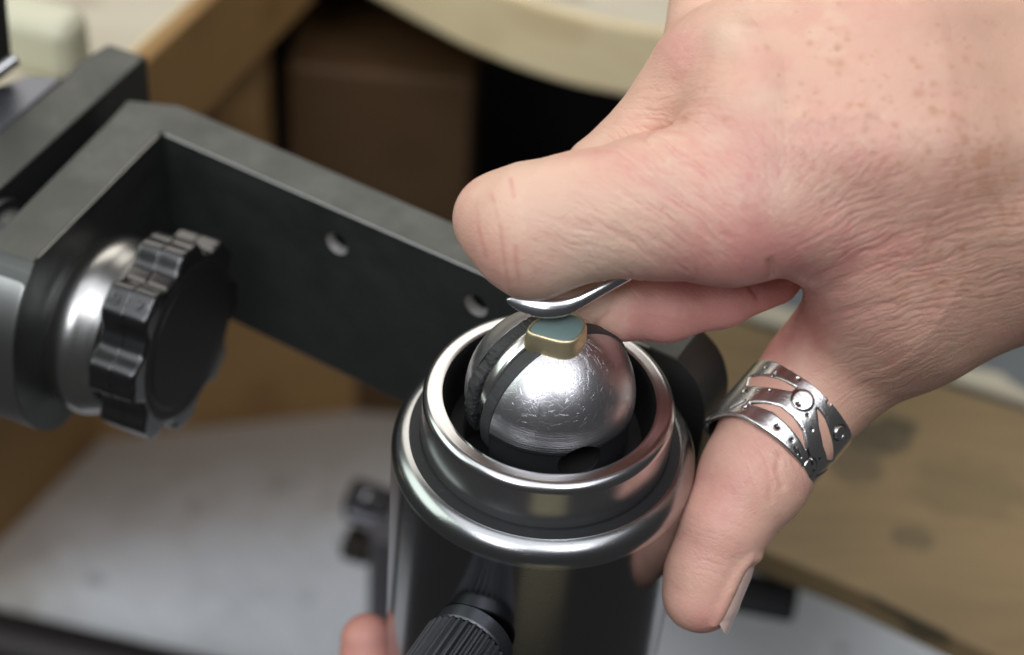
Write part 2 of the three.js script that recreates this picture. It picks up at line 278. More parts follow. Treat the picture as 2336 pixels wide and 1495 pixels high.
// catch tray below the cut-out
const TY = -232;
const trayBack = [V(-139.03,-232,-197.71), V(-44.31,-232,-224.45)], trayLeft = [V(-159.9,-232,-148.57), V(-139.03,-232,-197.71)];
const trayTex = dataTex(1024, 1024, (x, y) => {
  const wx = (x / 1024 - 0.5) * 600, wz = (y / 1024 - 0.75) * 600, off = (a, b) => { const ux = b.x - a.x, uz = b.z - a.z, l = Math.hypot(ux, uz); return Math.abs(((wx - a.x) * uz - (wz - a.z) * ux) / l); };
  const n = 0.6 * tnoise(x / 40, y / 40, 26, 26, 61) + 0.4 * tnoise(x / 12, y / 12, 86, 86, 62), s = smooth(0.45, 0.8, n), d = smooth(0.88, 0.95, tnoise(x / 14, y / 14, 74, 74, 63));
  const edgeTint = Math.max(0.8 * smooth(75, 5, off(...trayBack) + 25 * (n - 0.5)), 0.7 * smooth(40, 0, off(...trayLeft) + 30 * (n - 0.5)));  // browner towards the back and left walls
  const sc = Math.pow(1 - Math.abs(2 * tnoise(x / 120 + y / 90, (y - x) / 3, 1000, 341, 64) - 1), 10) * 0.05;
  const c = [0.9 - 0.05 * s - 0.2 * d, 0.91 - 0.05 * s - 0.2 * d, 0.925 - 0.055 * s - 0.2 * d].map((v) => v - sc); return [lerp(c[0], 0.55, edgeTint), lerp(c[1], 0.5, edgeTint), lerp(c[2], 0.44, edgeTint)];
}, true);
trayTex.offset.set(0.5, 0.75);
{
  const t = thing('catch_tray', 'pale grey stained tray with brown wooden sides under the bench cut-out', 'tray', V(-30, TY, -60));
  const a = V(-139.03,-232,-197.71), b = V(-159.9,-232,-148.57), c = V(-44.31,-232,-224.45), d = V(200.59,-232,-166.64), e = V(-175.39,-232,-47.51), f = V(181.94,-232,-83.68);
  const sh = new THREE.Shape(); [e, b, a, c, d, f].forEach((p, i) => (i ? sh.lineTo(p.x, -p.z) : sh.moveTo(p.x, -p.z)));
  part('tray_floor', boxUV(plate(V(0, TY - 3, 0), V(1, 0, 0), V(0, 0, -1), V(0, 1, 0), sh, 3, 0.2), 1 / 600), std({ map: trayTex, roughness: 0.6 }), t);
  const wall = (p, q, h, th) => { const u = q.clone().sub(p), L = u.length(); u.normalize(); const w = V(0, 1, 0).cross(u).negate(); return boxUV(obox(p.clone().add(q).multiplyScalar(0.5).addScaledVector(w, -th / 2).setY(TY + h / 2 - 2), u, V(0, 1, 0), u.clone().cross(V(0, 1, 0)), L + th * 2, h, th, 1), 0.007); };
  part('tray_wall', wall(b, a, 60, 14), panelMat, t); part('tray_wall', wall(a, c, 52, 14), panelMat, t); part('tray_wall', wall(c, d, 40, 14), tanMat, t);
}
{
  const t = thing('wooden_board', 'worn tan wooden board with dark stains lying behind the ringed thumb', 'board', V(110, -118, -20));
  const p = [V(37.71,-110,-151.38), V(138.92,-110,-116.8), V(130.23,-110,-29.99), V(101.92,-110,-45.53), V(74.91,-110,-59.96), V(49.19,-110,-70.69), V(36.48,-110,-80.52)];
  const sh = new THREE.Shape(); p.forEach((q, i) => (i ? sh.lineTo(q.x, -q.z) : sh.moveTo(q.x, -q.z)));
  const spots = [[V(82.18,-110,-107.37), 8, 6, 0.6], [V(88.54,-110,-111.9), 6, 4, 0.6], [V(77.7,-110,-99.52), 7, 9, 0.35], [V(88.59,-110,-76.81), 5, 4, 0.3], [V(103.14,-110,-94.15), 14, 10, 0.15]];
  const boardTex = dataTex(512, 512, (x, y) => {
    const g = 0.5 + 0.5 * Math.sin(2 * PI * (y / 512 * 22 + 3 * tnoise(x / 128, y / 64, 4, 8, 71))), f = tnoise(x / 32, y / 3, 16, 171, 72), m = tnoise(x / 70, y / 70, 7, 7, 73); let k = 0;
    for (const [c, sx, sz, a] of spots) { const wrap = (d) => d - Math.round(d / 166.667) * 166.667, dx = wrap(x / 512 * 166.667 - c.x), dz = wrap(y / 512 * 166.667 - c.z), q = (dx / sx) ** 2 + (dz / sz) ** 2 + 0.9 * (tnoise(x / 10, y / 10, 51, 51, 74) - 0.5); k = Math.max(k, a * smooth(1.4, 0.5, q)); }
    const c = [0.58, 0.49, 0.35].map((v) => v * (1 - 0.035 * g - 0.04 * f - 0.12 * m)); return [lerp(c[0], 0.2, k), lerp(c[1], 0.19, k), lerp(c[2], 0.15, k)];
  }, true);
  part('board', boxUV(plate(V(0, -118, 0), V(1, 0, 0), V(0, 0, -1), V(0, 1, 0), sh, 8, 0.8), 0.006), std({ map: boardTex, roughness: 0.6 }), t);
  const u = p[1].clone().sub(p[0]).normalize();
  part('worn_or_highlight_edge', boxUV(obox(p[0].clone().add(p[1]).multiplyScalar(0.5).add(V(14, 1, 0)), u, V(0, 1, 0), u.clone().cross(V(0, 1, 0)), 130, 3, 7, 1), 0.006), benchTopMat, t, 'pale worn back edge');
}
{
  const t = thing('grey_sleeve', 'blurred blue grey cloth roll lying behind the hand at right', 'cloth', V(160, -110, -60));
  const pts = spline([V(56.12,-125.79,-172.02), V(80.49,-124.66,-159.57), V(106.81,-117.93,-145.45), V(134.88,-113.36,-136.1)], 40);
  part('cloth', sweep(pts.map((p, i) => ({ p, w: 16, t: 11 + 1.2 * Math.sin(i * 0.9), up: V(0, 1, 0) })), 24), std({ color: lin(0.15, 0.16, 0.165), roughness: 0.9 }), t);
}
{
  const t = thing('black_block', 'small black block lying on the tray behind the thumb tip', 'block', V(80, -150, 0));
  const a = V(49.53,-141.94,-83.46), b = V(67.42,-143.28,-82.25);
  const u = b.clone().sub(a).normalize();
  part('block', obox(a.clone().add(b).multiplyScalar(0.5), u, camUp.clone().addScaledVector(u, -u.dot(camUp)).normalize(), u.clone().cross(camUp.clone().addScaledVector(u, -u.dot(camUp)).normalize()), 19, 9, 12, 1.5), std({ color: lin(0.012, 0.012, 0.014), roughness: 0.6 }), t);
}
{
  const t = thing('drill_chuck', 'small dark metal chuck with a cross bar half hidden behind the vise body', 'chuck', V(-35, -220, -40));
  const u = V(0.95, -0.1, 0.2).normalize(), v = V(0, 1, 0), w = u.clone().cross(v).normalize(); v.copy(w).cross(u);
  part('body', obox(V(-39.43,-156.77,-113.17), u, v, w, 13, 8, 9, 1.5), std({ color: lin(0.05, 0.05, 0.055), metalness: 0.9, roughness: 0.4 }), t);
  part('cross_bar', along(new THREE.CylinderGeometry(1.9, 1.9, 18, 24), V(-35.89,-155.94,-105.84), u), std({ color: lin(0.2, 0.2, 0.23), metalness: 1, roughness: 0.45 }), t);
  part('foot', obox(V(-41.55,-165.02,-105.74), u, v, w, 8, 7, 8, 1.5), std({ color: lin(0.03, 0.022, 0.014), roughness: 0.6 }), t);
  part('leg', along(lathe([[0, -22], [4.5, -22], [4.5, 14], [0, 14]], 32), V(-33.81,-166.9,-101.35), UP), std({ color: lin(0.1, 0.095, 0.105), roughness: 0.6 }), t);
  part('glint_bead', new THREE.SphereGeometry(1.5, 20, 14).translate(...Object.values(V(-40.01,-149.38,-109.06))), std({ color: lin(0.7, 0.7, 0.75), metalness: 1, roughness: 0.25 }), t);  // shiny bead added for the bright glint on the chuck
}
{
  const t = thing('metal_rod', 'dark metal rod crossing the near left corner of the tray', 'rod', V(-140, -200, 60));
  const a = V(-164.97,-219.53,-107.79), b = V(-89.05,-218.74,-95.05);
  part('rod', along(lathe([[0, -70], [8, -70], [8.6, -69], [8.6, 69], [8, 70], [0, 70]], 40), a.clone().add(b).multiplyScalar(0.5), b.clone().sub(a)), std({ color: lin(0.04, 0.035, 0.035), metalness: 0.6, roughness: 0.5 }), t);
}
{
  const t = thing('wax_block', 'pale yellow translucent wax block with rounded corners on the bench', 'wax block', V(-117.35,-45,-132.88));
  const c = V(-112.37,-27.44,-121.96);
  part('block', obox(c.clone().add(V(-2, -2, -4)), V(0.97, 0, 0.24).normalize(), V(0, 1, 0), V(-0.24, 0, 0.97).normalize(), 20, 15, 12, 4), phys({ color: lin(0.82, 0.8, 0.6), roughness: 0.35, transmission: 0.25, thickness: 10, attenuationColor: lin(0.8, 0.8, 0.45), attenuationDistance: 0.012 }), t);
}

// ================================================================ angle bracket with its star knob
const A = V(-72.43,-6,-63.6), ARM = V(0.88861, 0, 0.45866), LEG = V(-0.30549, 0, 0.95219), ARM_OUT = V(0.45866, 0, -0.88861), LEG_OUT = V(-0.95219, 0, -0.30549), LEG_IN = V(0.95219, 0, 0.30549);
const inLeg = (s, y, o) => A.clone().setY(y).addScaledVector(LEG, s).addScaledVector(LEG_IN, o);
const inArm = (s, y, o) => A.clone().setY(y).addScaledVector(ARM, s).addScaledVector(ARM_OUT, o);
{
  const t = thing('angle_bracket', 'dark steel angle bracket with a rounded end reaching behind the vise', 'bracket', inArm(30, -44, 4));
  const top = [A, inLeg(52, -6, 0), inLeg(52, -6, -9.3), V(-82.56,-6,-65.3), V(-80.64,-6,-72.62), V(-70.91,-6,-72.47), inArm(114, -6, 8.8), inArm(114, -6, 0)];
  let g = plate(V(0, -44.5, 0), X, V(0, 0, -1), UP, top.map((p) => [p.x, -p.z]), 38.5, 0.35);
  const curveCut = (pts, ext, o, u, w) => { // what lies outside a rounded end, as a solid to take away
    const sh = new THREE.Shape(); const c = spline(pts.map(([s, y]) => V(s, y, 0)), 40); c.forEach((p, i) => (i ? sh.lineTo(p.x, p.y) : sh.moveTo(p.x, p.y))); ext.forEach(([s, y]) => sh.lineTo(s, y));
    return solidUV(plate(o, u, UP, w, sh, 60, 0));
  };
  const o0 = A.clone().setY(0);
  g = cut(solidUV(g), curveCut([[39.6, -5.5], [40.2, -6.2], [44.6, -10.6], [48, -16], [49.6, -22], [50, -29], [47.6, -37.2], [43, -42.6], [37.5, -44.7], [34, -45]], [[34, -60], [70, -60], [70, 5], [39.6, 5]], o0.clone().addScaledVector(LEG_IN, -30), LEG, LEG_IN));
  g = cut(g, curveCut([[100, -5.4], [103.5, -5.9], [107.5, -8.5], [110, -13.5], [110.6, -21], [110.5, -30], [109, -38], [104, -43], [98, -45]], [[98, -60], [140, -60], [140, 5], [100, 5]], o0.clone().addScaledVector(ARM_OUT, -30), ARM, ARM_OUT));
  for (const [s, y] of [[38.4, -13.6], [67, -13.4]]) g = cut(g, solidUV(along(new THREE.CylinderGeometry(2.25, 2.25, 9, 32), inArm(s, y, 0), ARM_OUT)));
  part('bracket_body', boxUV(toCreasedNormals(g.geometry, 0.35), 0.015), M.gunmetal, t);
  for (const [s, y] of [[38.4, -13.6], [67, -13.4]]) {
    const ho = part('bolt_hole', along(lathe([[2.24, -0.12], [1.85, -2.0]], 32), inArm(s, y, 0), ARM_OUT.clone().negate()), std({ color: lin(0.5, 0.48, 0.46), metalness: 0.7, roughness: 0.5 }), t);
    part('bore', along(lathe([[1.85, -2.0], [1.85, -4.3], [0, -4.4]], 32), inArm(s, y, 0), ARM_OUT.clone().negate()), blackMat, ho);  // pale wall and black bore: light and shade of the hole as colours
  }
  { const cp = spline([[40.6, -6.9], [44.6, -10.6], [48, -16], [49.6, -22], [50, -29], [47.6, -37.2], [43, -42.6], [39.5, -44.2]].map(([a, b]) => V(a, b, 0)), 40), st = cp.map((q, i) => { const a = cp[Math.max(0, i - 1)], b = cp[Math.min(40, i + 1)], n = V(-(b.y - a.y), b.x - a.x, 0).normalize(); const w3 = (v) => LEG.clone().multiplyScalar(v.x).addScaledVector(UP, v.y); return { p: A.clone().setY(0).add(w3(q)).addScaledVector(LEG_IN, -4.65), w: 4.4, t: 0.09, up: w3(n) }; });
    part('worn_end', sweep(st, 24, 0.3), M.worn, t, 'bare rubbed steel on the rounded end of the short leg'); }
  part('worn_or_highlight_edge', sweep(spline([inLeg(39, -6.12, 0.02), inLeg(20, -6.12, 0.02), inLeg(1, -6.12, 0.02)], 30).map((q) => ({ p: q, w: 0.2, t: 0.2, up: UP })), 10), M.worn, t, 'bright strip as the edge highlight along the short leg');  // thin bright strips laid along both edges as their highlight
  part('worn_or_highlight_edge', sweep(spline([inArm(1, -6.12, -0.02), inArm(50, -6.12, -0.02), inArm(99, -6.12, -0.02)], 40).map((q) => ({ p: q, w: 0.2, t: 0.2, up: UP })), 10), M.worn, t, 'bright strip as the edge highlight along the long arm');
  // cup washer
  const W0 = inLeg(28, -28.3, 0);
  part('cup_washer', along(lathe([[0, 0.02], [14.7, 0.02], ...arc(11.6, 4.2, 4.6, -0.8, 0.55, 14), [14.9, 8.0], [14.2, 9.3], [13.6, 9.7], [0, 8.6]], 96), W0, LEG_IN), M.zinc, t);
  // star knob
  const lobes = 8, R0 = 18.3, KN = 384, ku = LEG.clone(), kv = UP.clone(), kc = inLeg(27.2, -26.3, 10.8);
  const rLobe = (a) => { const c = (((a - 0.19) * lobes / (2 * PI)) % 1 + 1) % 1, d = Math.abs(c - 0.5) * 2; return R0 - 2.7 * Math.exp(-((d / 0.5) ** 4)) - 0.25 * d ** 6; };
  const kRings = [[0, -16], [0, -1.0], [0.12, -0.45], [0.4, -0.12], [0.9, 0], [4.05, 0.05], [4.3, 0], [4.42, -0.13], [4.46, -0.3], [4.5, -0.13], [4.62, 0], [4.9, 0.05], [7.9, 0], [8.4, -0.1], [8.72, -0.42], [8.85, -1.0], [8.85, -16]];
  const kp = [], ki = [];
  kRings.forEach(([o, off], q) => { for (let i = 0; i < KN; i++) { const a = i / KN * 2 * PI, rr = off < -10 ? 2 : rLobe(a) + off, v = kc.clone().addScaledVector(ku, Math.cos(a) * rr).addScaledVector(kv, Math.sin(a) * rr).addScaledVector(LEG_IN, o); kp.push(v.x, v.y, v.z); if (q) { const A0 = (q - 1) * KN + i, B0 = (q - 1) * KN + (i + 1) % KN; ki.push(A0, A0 + KN, B0, B0, A0 + KN, B0 + KN); } } });
  const kg = new THREE.BufferGeometry(); kg.setAttribute('position', new THREE.Float32BufferAttribute(kp, 3)); kg.setIndex(ki); kg.computeVertexNormals();
  const knob = part('star_knob', kg, M.knob, t, 'glossy black plastic star knob with eight lobes');
  part('face_disc', along(lathe([[0, 0], [14.6, 0], [14.7, 0.12], [14.4, 0.32], [13.2, 0.4], [12.9, 0.3], [12.7, -0.05], [12.5, 0.3], [12.2, 0.4], [0, 0.4]], 96), kc.clone().addScaledVector(LEG_IN, 8.7), LEG_IN), M.knobFace, knob);
  part('hub', along(lathe([[0, -2.6], [8, -2.6], [9, 0.2], [0, 0.2]], 48), kc, LEG_IN), M.knob, knob);
  const font = await new FontLoader().loadAsync('fonts/droid/droid_sans_regular.typeface.json');
  const digit = (ch, o, ang) => { const q = new TextGeometry(ch, { font, size: 2, depth: 0.25, curveSegments: 6, bevelEnabled: false }); q.computeBoundingBox(); const bb = q.boundingBox; q.translate(-(bb.max.x + bb.min.x) / 2, -(bb.max.y + bb.min.y) / 2, 0);
    const rad = ku.clone().multiplyScalar(Math.cos(ang)).addScaledVector(kv, Math.sin(ang)), tan = rad.clone().cross(LEG_IN); return q.applyMatrix4(new THREE.Matrix4().makeBasis(LEG_IN, tan, rad).setPosition(kc.clone().addScaledVector(rad, R0 - 0.12).addScaledVector(LEG_IN, o))); };
  const la = 0.19 + 2 * PI / lobes;
  part('number', digit('9', 2.2, la), M.knob, knob); part('number', digit('2', 6.6, la), M.knob, knob);
}
{
  const t = thing('clamp_block', 'dark steel clamp block with a black post on its back corner', 'clamp', V(-108.33,-44,-107.32));
  const p = [V(-100.98,-5,-23.97), V(-80.23,-5,-86.09), V(-88.05,-5,-89.09), V(-92,-5,-82.61), V(-93.39,-5,-75.7), V(-106.37,-5,-40.49)];
  part('block', boxUV(plate(V(0, -44, 0), X, V(0, 0, -1), UP, p.map((q) => [q.x, -q.z]), 39, 0.5), 0.015), M.gunmetal, t);
  const s = [V(-108.5,-9,-44.95), V(-95.45,-9,-82.33), V(-102.22,-9,-81.82), V(-116.09,-9,-68.22)];
  part('step', boxUV(plate(V(0, -44, 0), X, V(0, 0, -1), UP, s.map((q) => [q.x, -q.z]), 35, 0.5), 0.12), std({ color: lin(0.2, 0.21, 0.24), metalness: 0.9, roughness: 0.35, bumpMap: clone(fineBump, 1, 1), bumpScale: 0.00003 }), t);
  const c = V(-106.41,-5.27,-78.69);
  part('post', obox(c.clone().add(V(-0.4, 18, 0)), V(0.94, 0, 0.34).normalize(), V(0.06, 1, 0).normalize(), V(-0.34, 0, 0.94).normalize(), 6.4, 40, 6, 0.6), std({ color: lin(0.02, 0.02, 0.02), roughness: 0.6 }), t);
  part('pin', along(lathe([[0, -3], [1.2, -3], [1.2, 3], [0.9, 3.4], [0, 3.4]], 24), V(-102.62,-0.53,-70.84), V(0.6, 0.3, -0.6)), M.worn, t);
  part('spacer', along(lathe([[0, -9], [7.5, -9], [8, -8.6], [8, -4], [6.6, -3.8], [6.6, -0.2], [0, -0.2]], 64), inLeg(31, -14, -9.3), LEG_IN), M.gunmetal, t);
}

// ================================================================ ball vise
const SD = V(0.8, 0, -0.6), SN = V(0.6, 0, 0.8), R = 12.7, SLOT = 7.2, SO = V(-0.6, 0, -0.8);   // slot direction, across it, ball radius, slot width
{
  const t = thing('ball_vise', 'polished steel engraver\'s ball vise with a slotted dome', 'vise', V(0, -95, 0));
  part('body', lathe([[0, -95], [22.6, -95], [23.3, -94], [23.3, -12.9], [23.0, -12.6], [0, -12.6]], 192), M.bodySteel, t);
  part('shoulder', lathe([[23.0, -13.2], [23.31, -13.0], [23.32, -12.5], ...arc(20.17, -12.4, 3.15, 0.02, PI / 2, 18), [20.0, -9.25], [18.4, -9.3], [18.4, -12]], 192), M.rim, t, 'satin rounded shoulder of the body with nicks');
  part('groove', lathe([[18.92, -8.9], [19.1, -9.2], [20.3, -9.215], [20.7, -9.24]], 160), M.well, t, 'dark dusty flat between the shoulder and the collar');
  part('collar', lathe([[18.6, -13], [18.9, -10], [18.9, -2.0], ...arc(17.5, -2.0, 1.4, 0.12, PI / 2, 12), [16.4, -0.6], [15.95, -0.75], [15.9, -1.2]], 192), M.polished, t);
  part('well', lathe([[15.95, -0.95], [15.75, -1.6], [15.4, -6], [14.6, -8.5], [0, -9]], 128), M.well, t, 'black inside of the collar, dusted with filings');
  let dome = lathe([[0, -0.7], [12.5, -0.7], [12.7, -0.5], ...arc(0, 0, R, 0.01, PI / 2, 60)], 192, 0.5);
  { const u = dome.attributes.uv, p = dome.attributes.position; for (let i = 0; i < u.count; i++) u.setY(i, Math.asin(clamp(p.getY(i) / R)) / (PI / 2)); }
  let base = lathe([[0, -9.5], [12.45, -9.5], [12.45, -0.72], [0, -0.72]], 128, 0.5);
  const slotBox = (side) => solidUV(obox(V(0, 5, 0).add(SO).addScaledVector(SN, -side * (20 - SLOT / 2)), SD, UP, SN.clone().negate().multiplyScalar(-1), 60, 60, 40));
  const hd = V(Math.sin(0.42), 0, Math.cos(0.42));
  const hole = solidUV(along(new THREE.CylinderGeometry(3.35, 3.35, 16, 48), hd.clone().multiplyScalar(12).setY(-2.6), hd));
  for (const side of [1, -1]) {
    let dj = cut(dome, slotBox(side)); if (side > 0) dj = cut(dj, hole);
    const j = part('jaw', dj.geometry, M.dome, t, side > 0 ? 'front half of the scratched steel dome' : 'back half of the scratched steel dome');
    let b = cut(base, slotBox(side)); if (side > 0) b = cut(b, hole);
    part('jaw_base', b.geometry, M.blackened, j);
  }
  part('pin_hole', along(lathe([[3.32, 0.15], [3.32, -6], [0, -6.2]], 40), hd.clone().multiplyScalar(11.6).setY(-2.6), hd), std({ color: lin(0.003, 0.003, 0.003), roughness: 0.9 }), t);  // black lining, the shade inside the hole put into its colour
  // clamping screw in the front of the body
  const sa = -0.42, dir = V(Math.sin(sa), 0, Math.cos(sa)), at = (r) => dir.clone().multiplyScalar(r).add(V(1.8, 0, 0.8)).setY(-31);
  const screw = part('clamp_screw', along(lathe([[0, -2], [3.6, -2], [3.6, 0.4], [3.9, 0.6], [3.6, 1.0], [3.9, 1.4], [3.6, 1.8], [0, 1.8]], 48), at(23.3), dir), M.blackened, t);
  part('washer', along(lathe([[0, 0], [6.1, 0], [6.3, 0.2], [6.3, 2.4], [6.1, 2.7], [5.4, 2.75], [0, 2.75]], 96), at(23.2), dir), M.darkSteel, screw);
  const gs = new THREE.Shape(), teeth = 34; for (let i = 0; i <= teeth * 4; i++) { const a = i / (teeth * 4) * 2 * PI, r = 6.9 - (i % 4 < 2 ? 0 : 0.62); gs[i ? 'lineTo' : 'moveTo'](Math.cos(a) * r, Math.sin(a) * r); }
  const e1 = V(0, 1, 0), e2 = dir.clone().cross(e1);
  part('knurled_knob', toCreasedNormals(plate(at(26.1), e1, e2.negate().negate(), dir, gs, 9, 0.45, 2), 0.3), M.darkSteel, screw);
}
{
  // leather packing on both sides of the ring shank
  const strip = (name, label, side, seed, rough, a0, a1, rad) => {
    const t = thing(name, label, 'leather strip', SD.clone().multiplyScalar(Math.cos(a1) * rad).setY(Math.sin(a1) * rad).addScaledVector(SN, side * 2.1));
    const n = 260, st = Array.from({ length: n }, (_, i) => { const a = a0 + (a1 - a0) * i / (n - 1), c = SD.clone().multiplyScalar(Math.cos(a)).addScaledVector(UP, Math.sin(a)); const rr = rad + (rough ? 0.3 * noise(i * 0.05, seed, 1) : 0.12 * noise(i * 0.08, seed, 1)); return { p: c.clone().multiplyScalar(rr).addScaledVector(SN, side * 2.42).add(SO), w: 1.2, t: 1.5, up: c }; });
    const g = sweep(st, 64, 0.32);
    displace(g, (x, y, z) => { const k = rough ? 1 : 0.25, d = k * (0.3 * fbm(x * 0.35, y * 0.35, z * 0.35 + seed, 2) + 0.22 * fbm(x * 1.4, y * 1.4, z * 1.4, 3) + 0.16 * Math.abs(noise(x * 2.6, y * 2.6, z * 2.6)) - 0.1); return [d, 1, 1, 1]; });
    part('strip', g, rough ? M.leatherRough : M.leather, t);
  };
  strip('leather_strip', 'rough crumpled black leather strip behind the ring shank in the slot', -1, 3, true, 0.1, PI + 0.42, 10.7);
  strip('leather_strip_001', 'smoother black leather strip in front of the ring shank in the slot', 1, 8, false, 0.1, PI + 0.3, 11.2);
}
{
  const t = thing('gemstone_ring', 'silver ring with a blue green stone in a gold bezel clamped on the dome', 'ring', V(0, -8, 0));
  const n = 140, ro = 10.75, cy = 1.55, st = Array.from({ length: n + 1 }, (_, i) => { const a = PI / 2 + i / n * 2 * PI, c = SD.clone().multiplyScalar(Math.cos(a)).addScaledVector(UP, Math.sin(a)); return { p: c.clone().multiplyScalar(ro).add(V(0, cy, 0)).add(SO), w: 1.2, t: 0.8, up: c }; });
  part('shank', sweep(st, 24, 0.75), M.silver, t);
  // bezel: closed outline of the stone, lofted through scaled rings
  const out = new THREE.CatmullRomCurve3([V(-3.69,14.6,3.04), V(-3.2,14.6,1.67), V(-2.25,14.6,0.61), V(-1.04,14.6,-0.17), V(0.33,14.6,-0.55), V(1.77,14.6,-0.7), V(2.59,14.6,-0.39), V(3.18,14.6,0.43), V(3.36,14.6,1.25), V(3.05,14.6,2.4), V(2.53,14.6,3.58), V(1.81,14.6,4.32), V(0.77,14.6,4.55), V(-0.47,14.6,4.35), V(-2.1,14.6,3.93), V(-3.22,14.6,3.62)], true).getSpacedPoints(120).slice(0, 120);
  const ctr0 = out.reduce((s, p) => s.add(p), V()).multiplyScalar(1 / 120); out.forEach((p) => p.sub(ctr0).multiplyScalar(1.05).add(ctr0));
  const ctr = out.reduce((s, p) => s.add(p), V()).multiplyScalar(1 / 120);
  const loft = (rings, close) => {
    const pos = [], idx = [], uv = [], m = out.length;
    rings.forEach(([off, y, wob], q) => out.forEach((p, i) => { const d = p.clone().sub(ctr), l = d.length(), w = wob ? wob * fbm(p.x * 0.7 + q, p.z * 0.7, 3, 3) : 0; d.multiplyScalar(off < -50 ? 0 : (l + off + w) / l); pos.push(ctr.x + d.x, y + w * 0.8, ctr.z + d.z); uv.push(i / m, q / rings.length); }));
    for (let q = 0; q + 1 < rings.length; q++) for (let i = 0; i < m; i++) { const a = q * m + i, b = q * m + (i + 1) % m; idx.push(a, a + m, b, b, a + m, b + m); }
    const g = new THREE.BufferGeometry(); g.setAttribute('position', new THREE.Float32BufferAttribute(pos, 3)); g.setAttribute('uv', new THREE.Float32BufferAttribute(uv, 2)); g.setIndex(idx); g.computeVertexNormals(); return g;
  };
  part('bezel', loft([[0.08, 14.2, 0], [0.1, 14.5, 0.06], [0.14, 14.72, 0.08], [0.3, 14.74, 0.1], [0.46, 14.6, 0.1], [0.58, 14.2, 0.1], [0.72, 13, 0.09], [0.78, 12, 0.09], [0.62, 11.4, 0.05], [0.4, 11.1, 0], [-99, 11.0, 0]]), M.gold, t);
  part('stone', loft([[0.2, 14.1, 0], [0.16, 14.44, 0], [-0.2, 14.64, 0], [-1.0, 14.78, 0], [-1.9, 14.85, 0], [-99, 14.88, 0]]), M.stone, t);
}
{
  const t = thing('burnisher', 'thin curved silver burnisher pressed against the edge of the stone', 'burnisher', V(-1.3,16.84,2.33));
  const P0 = [[[-7.52,17.17,0.01], 0.22], [[-6.95,17.21,0.25], 0.62], [[-5.24,17.28,0.86], 1.12], [[-3.24,17.36,1.33], 1.38], [[-1.39,17.48,1.49], 1.35], [[0.73,17.8,1.19], 1.25], [[2.82,18.33,0.19], 1.0], [[5.18,19.11,-1.32], 0.9], [[7.86,19.92,-3.14], 0.9], [[11.45,21.1,-5.54], 0.9], [[16.98,22.35,-9.36], 0.9], [[25.74,24.37,-15.21], 0.9]];
  const c = new THREE.CatmullRomCurve3(P0.map(([p]) => V(...p)), false, 'centripetal'), n = 90, st = [];
  for (let i = 0; i <= n; i++) { const u = i / n, q = u * (P0.length - 1), k = Math.min(Math.floor(q), P0.length - 2), f = q - k; st.push({ p: c.getPoint(u), t: lerp(P0[k][1], P0[k + 1][1], f), w: 0.22 + 0.3 * smooth(0, 0.5, u), up: V(0.1, 0.8, -0.55).normalize() }); }
  part('blade', sweep(st, 24), M.tool, t);
}

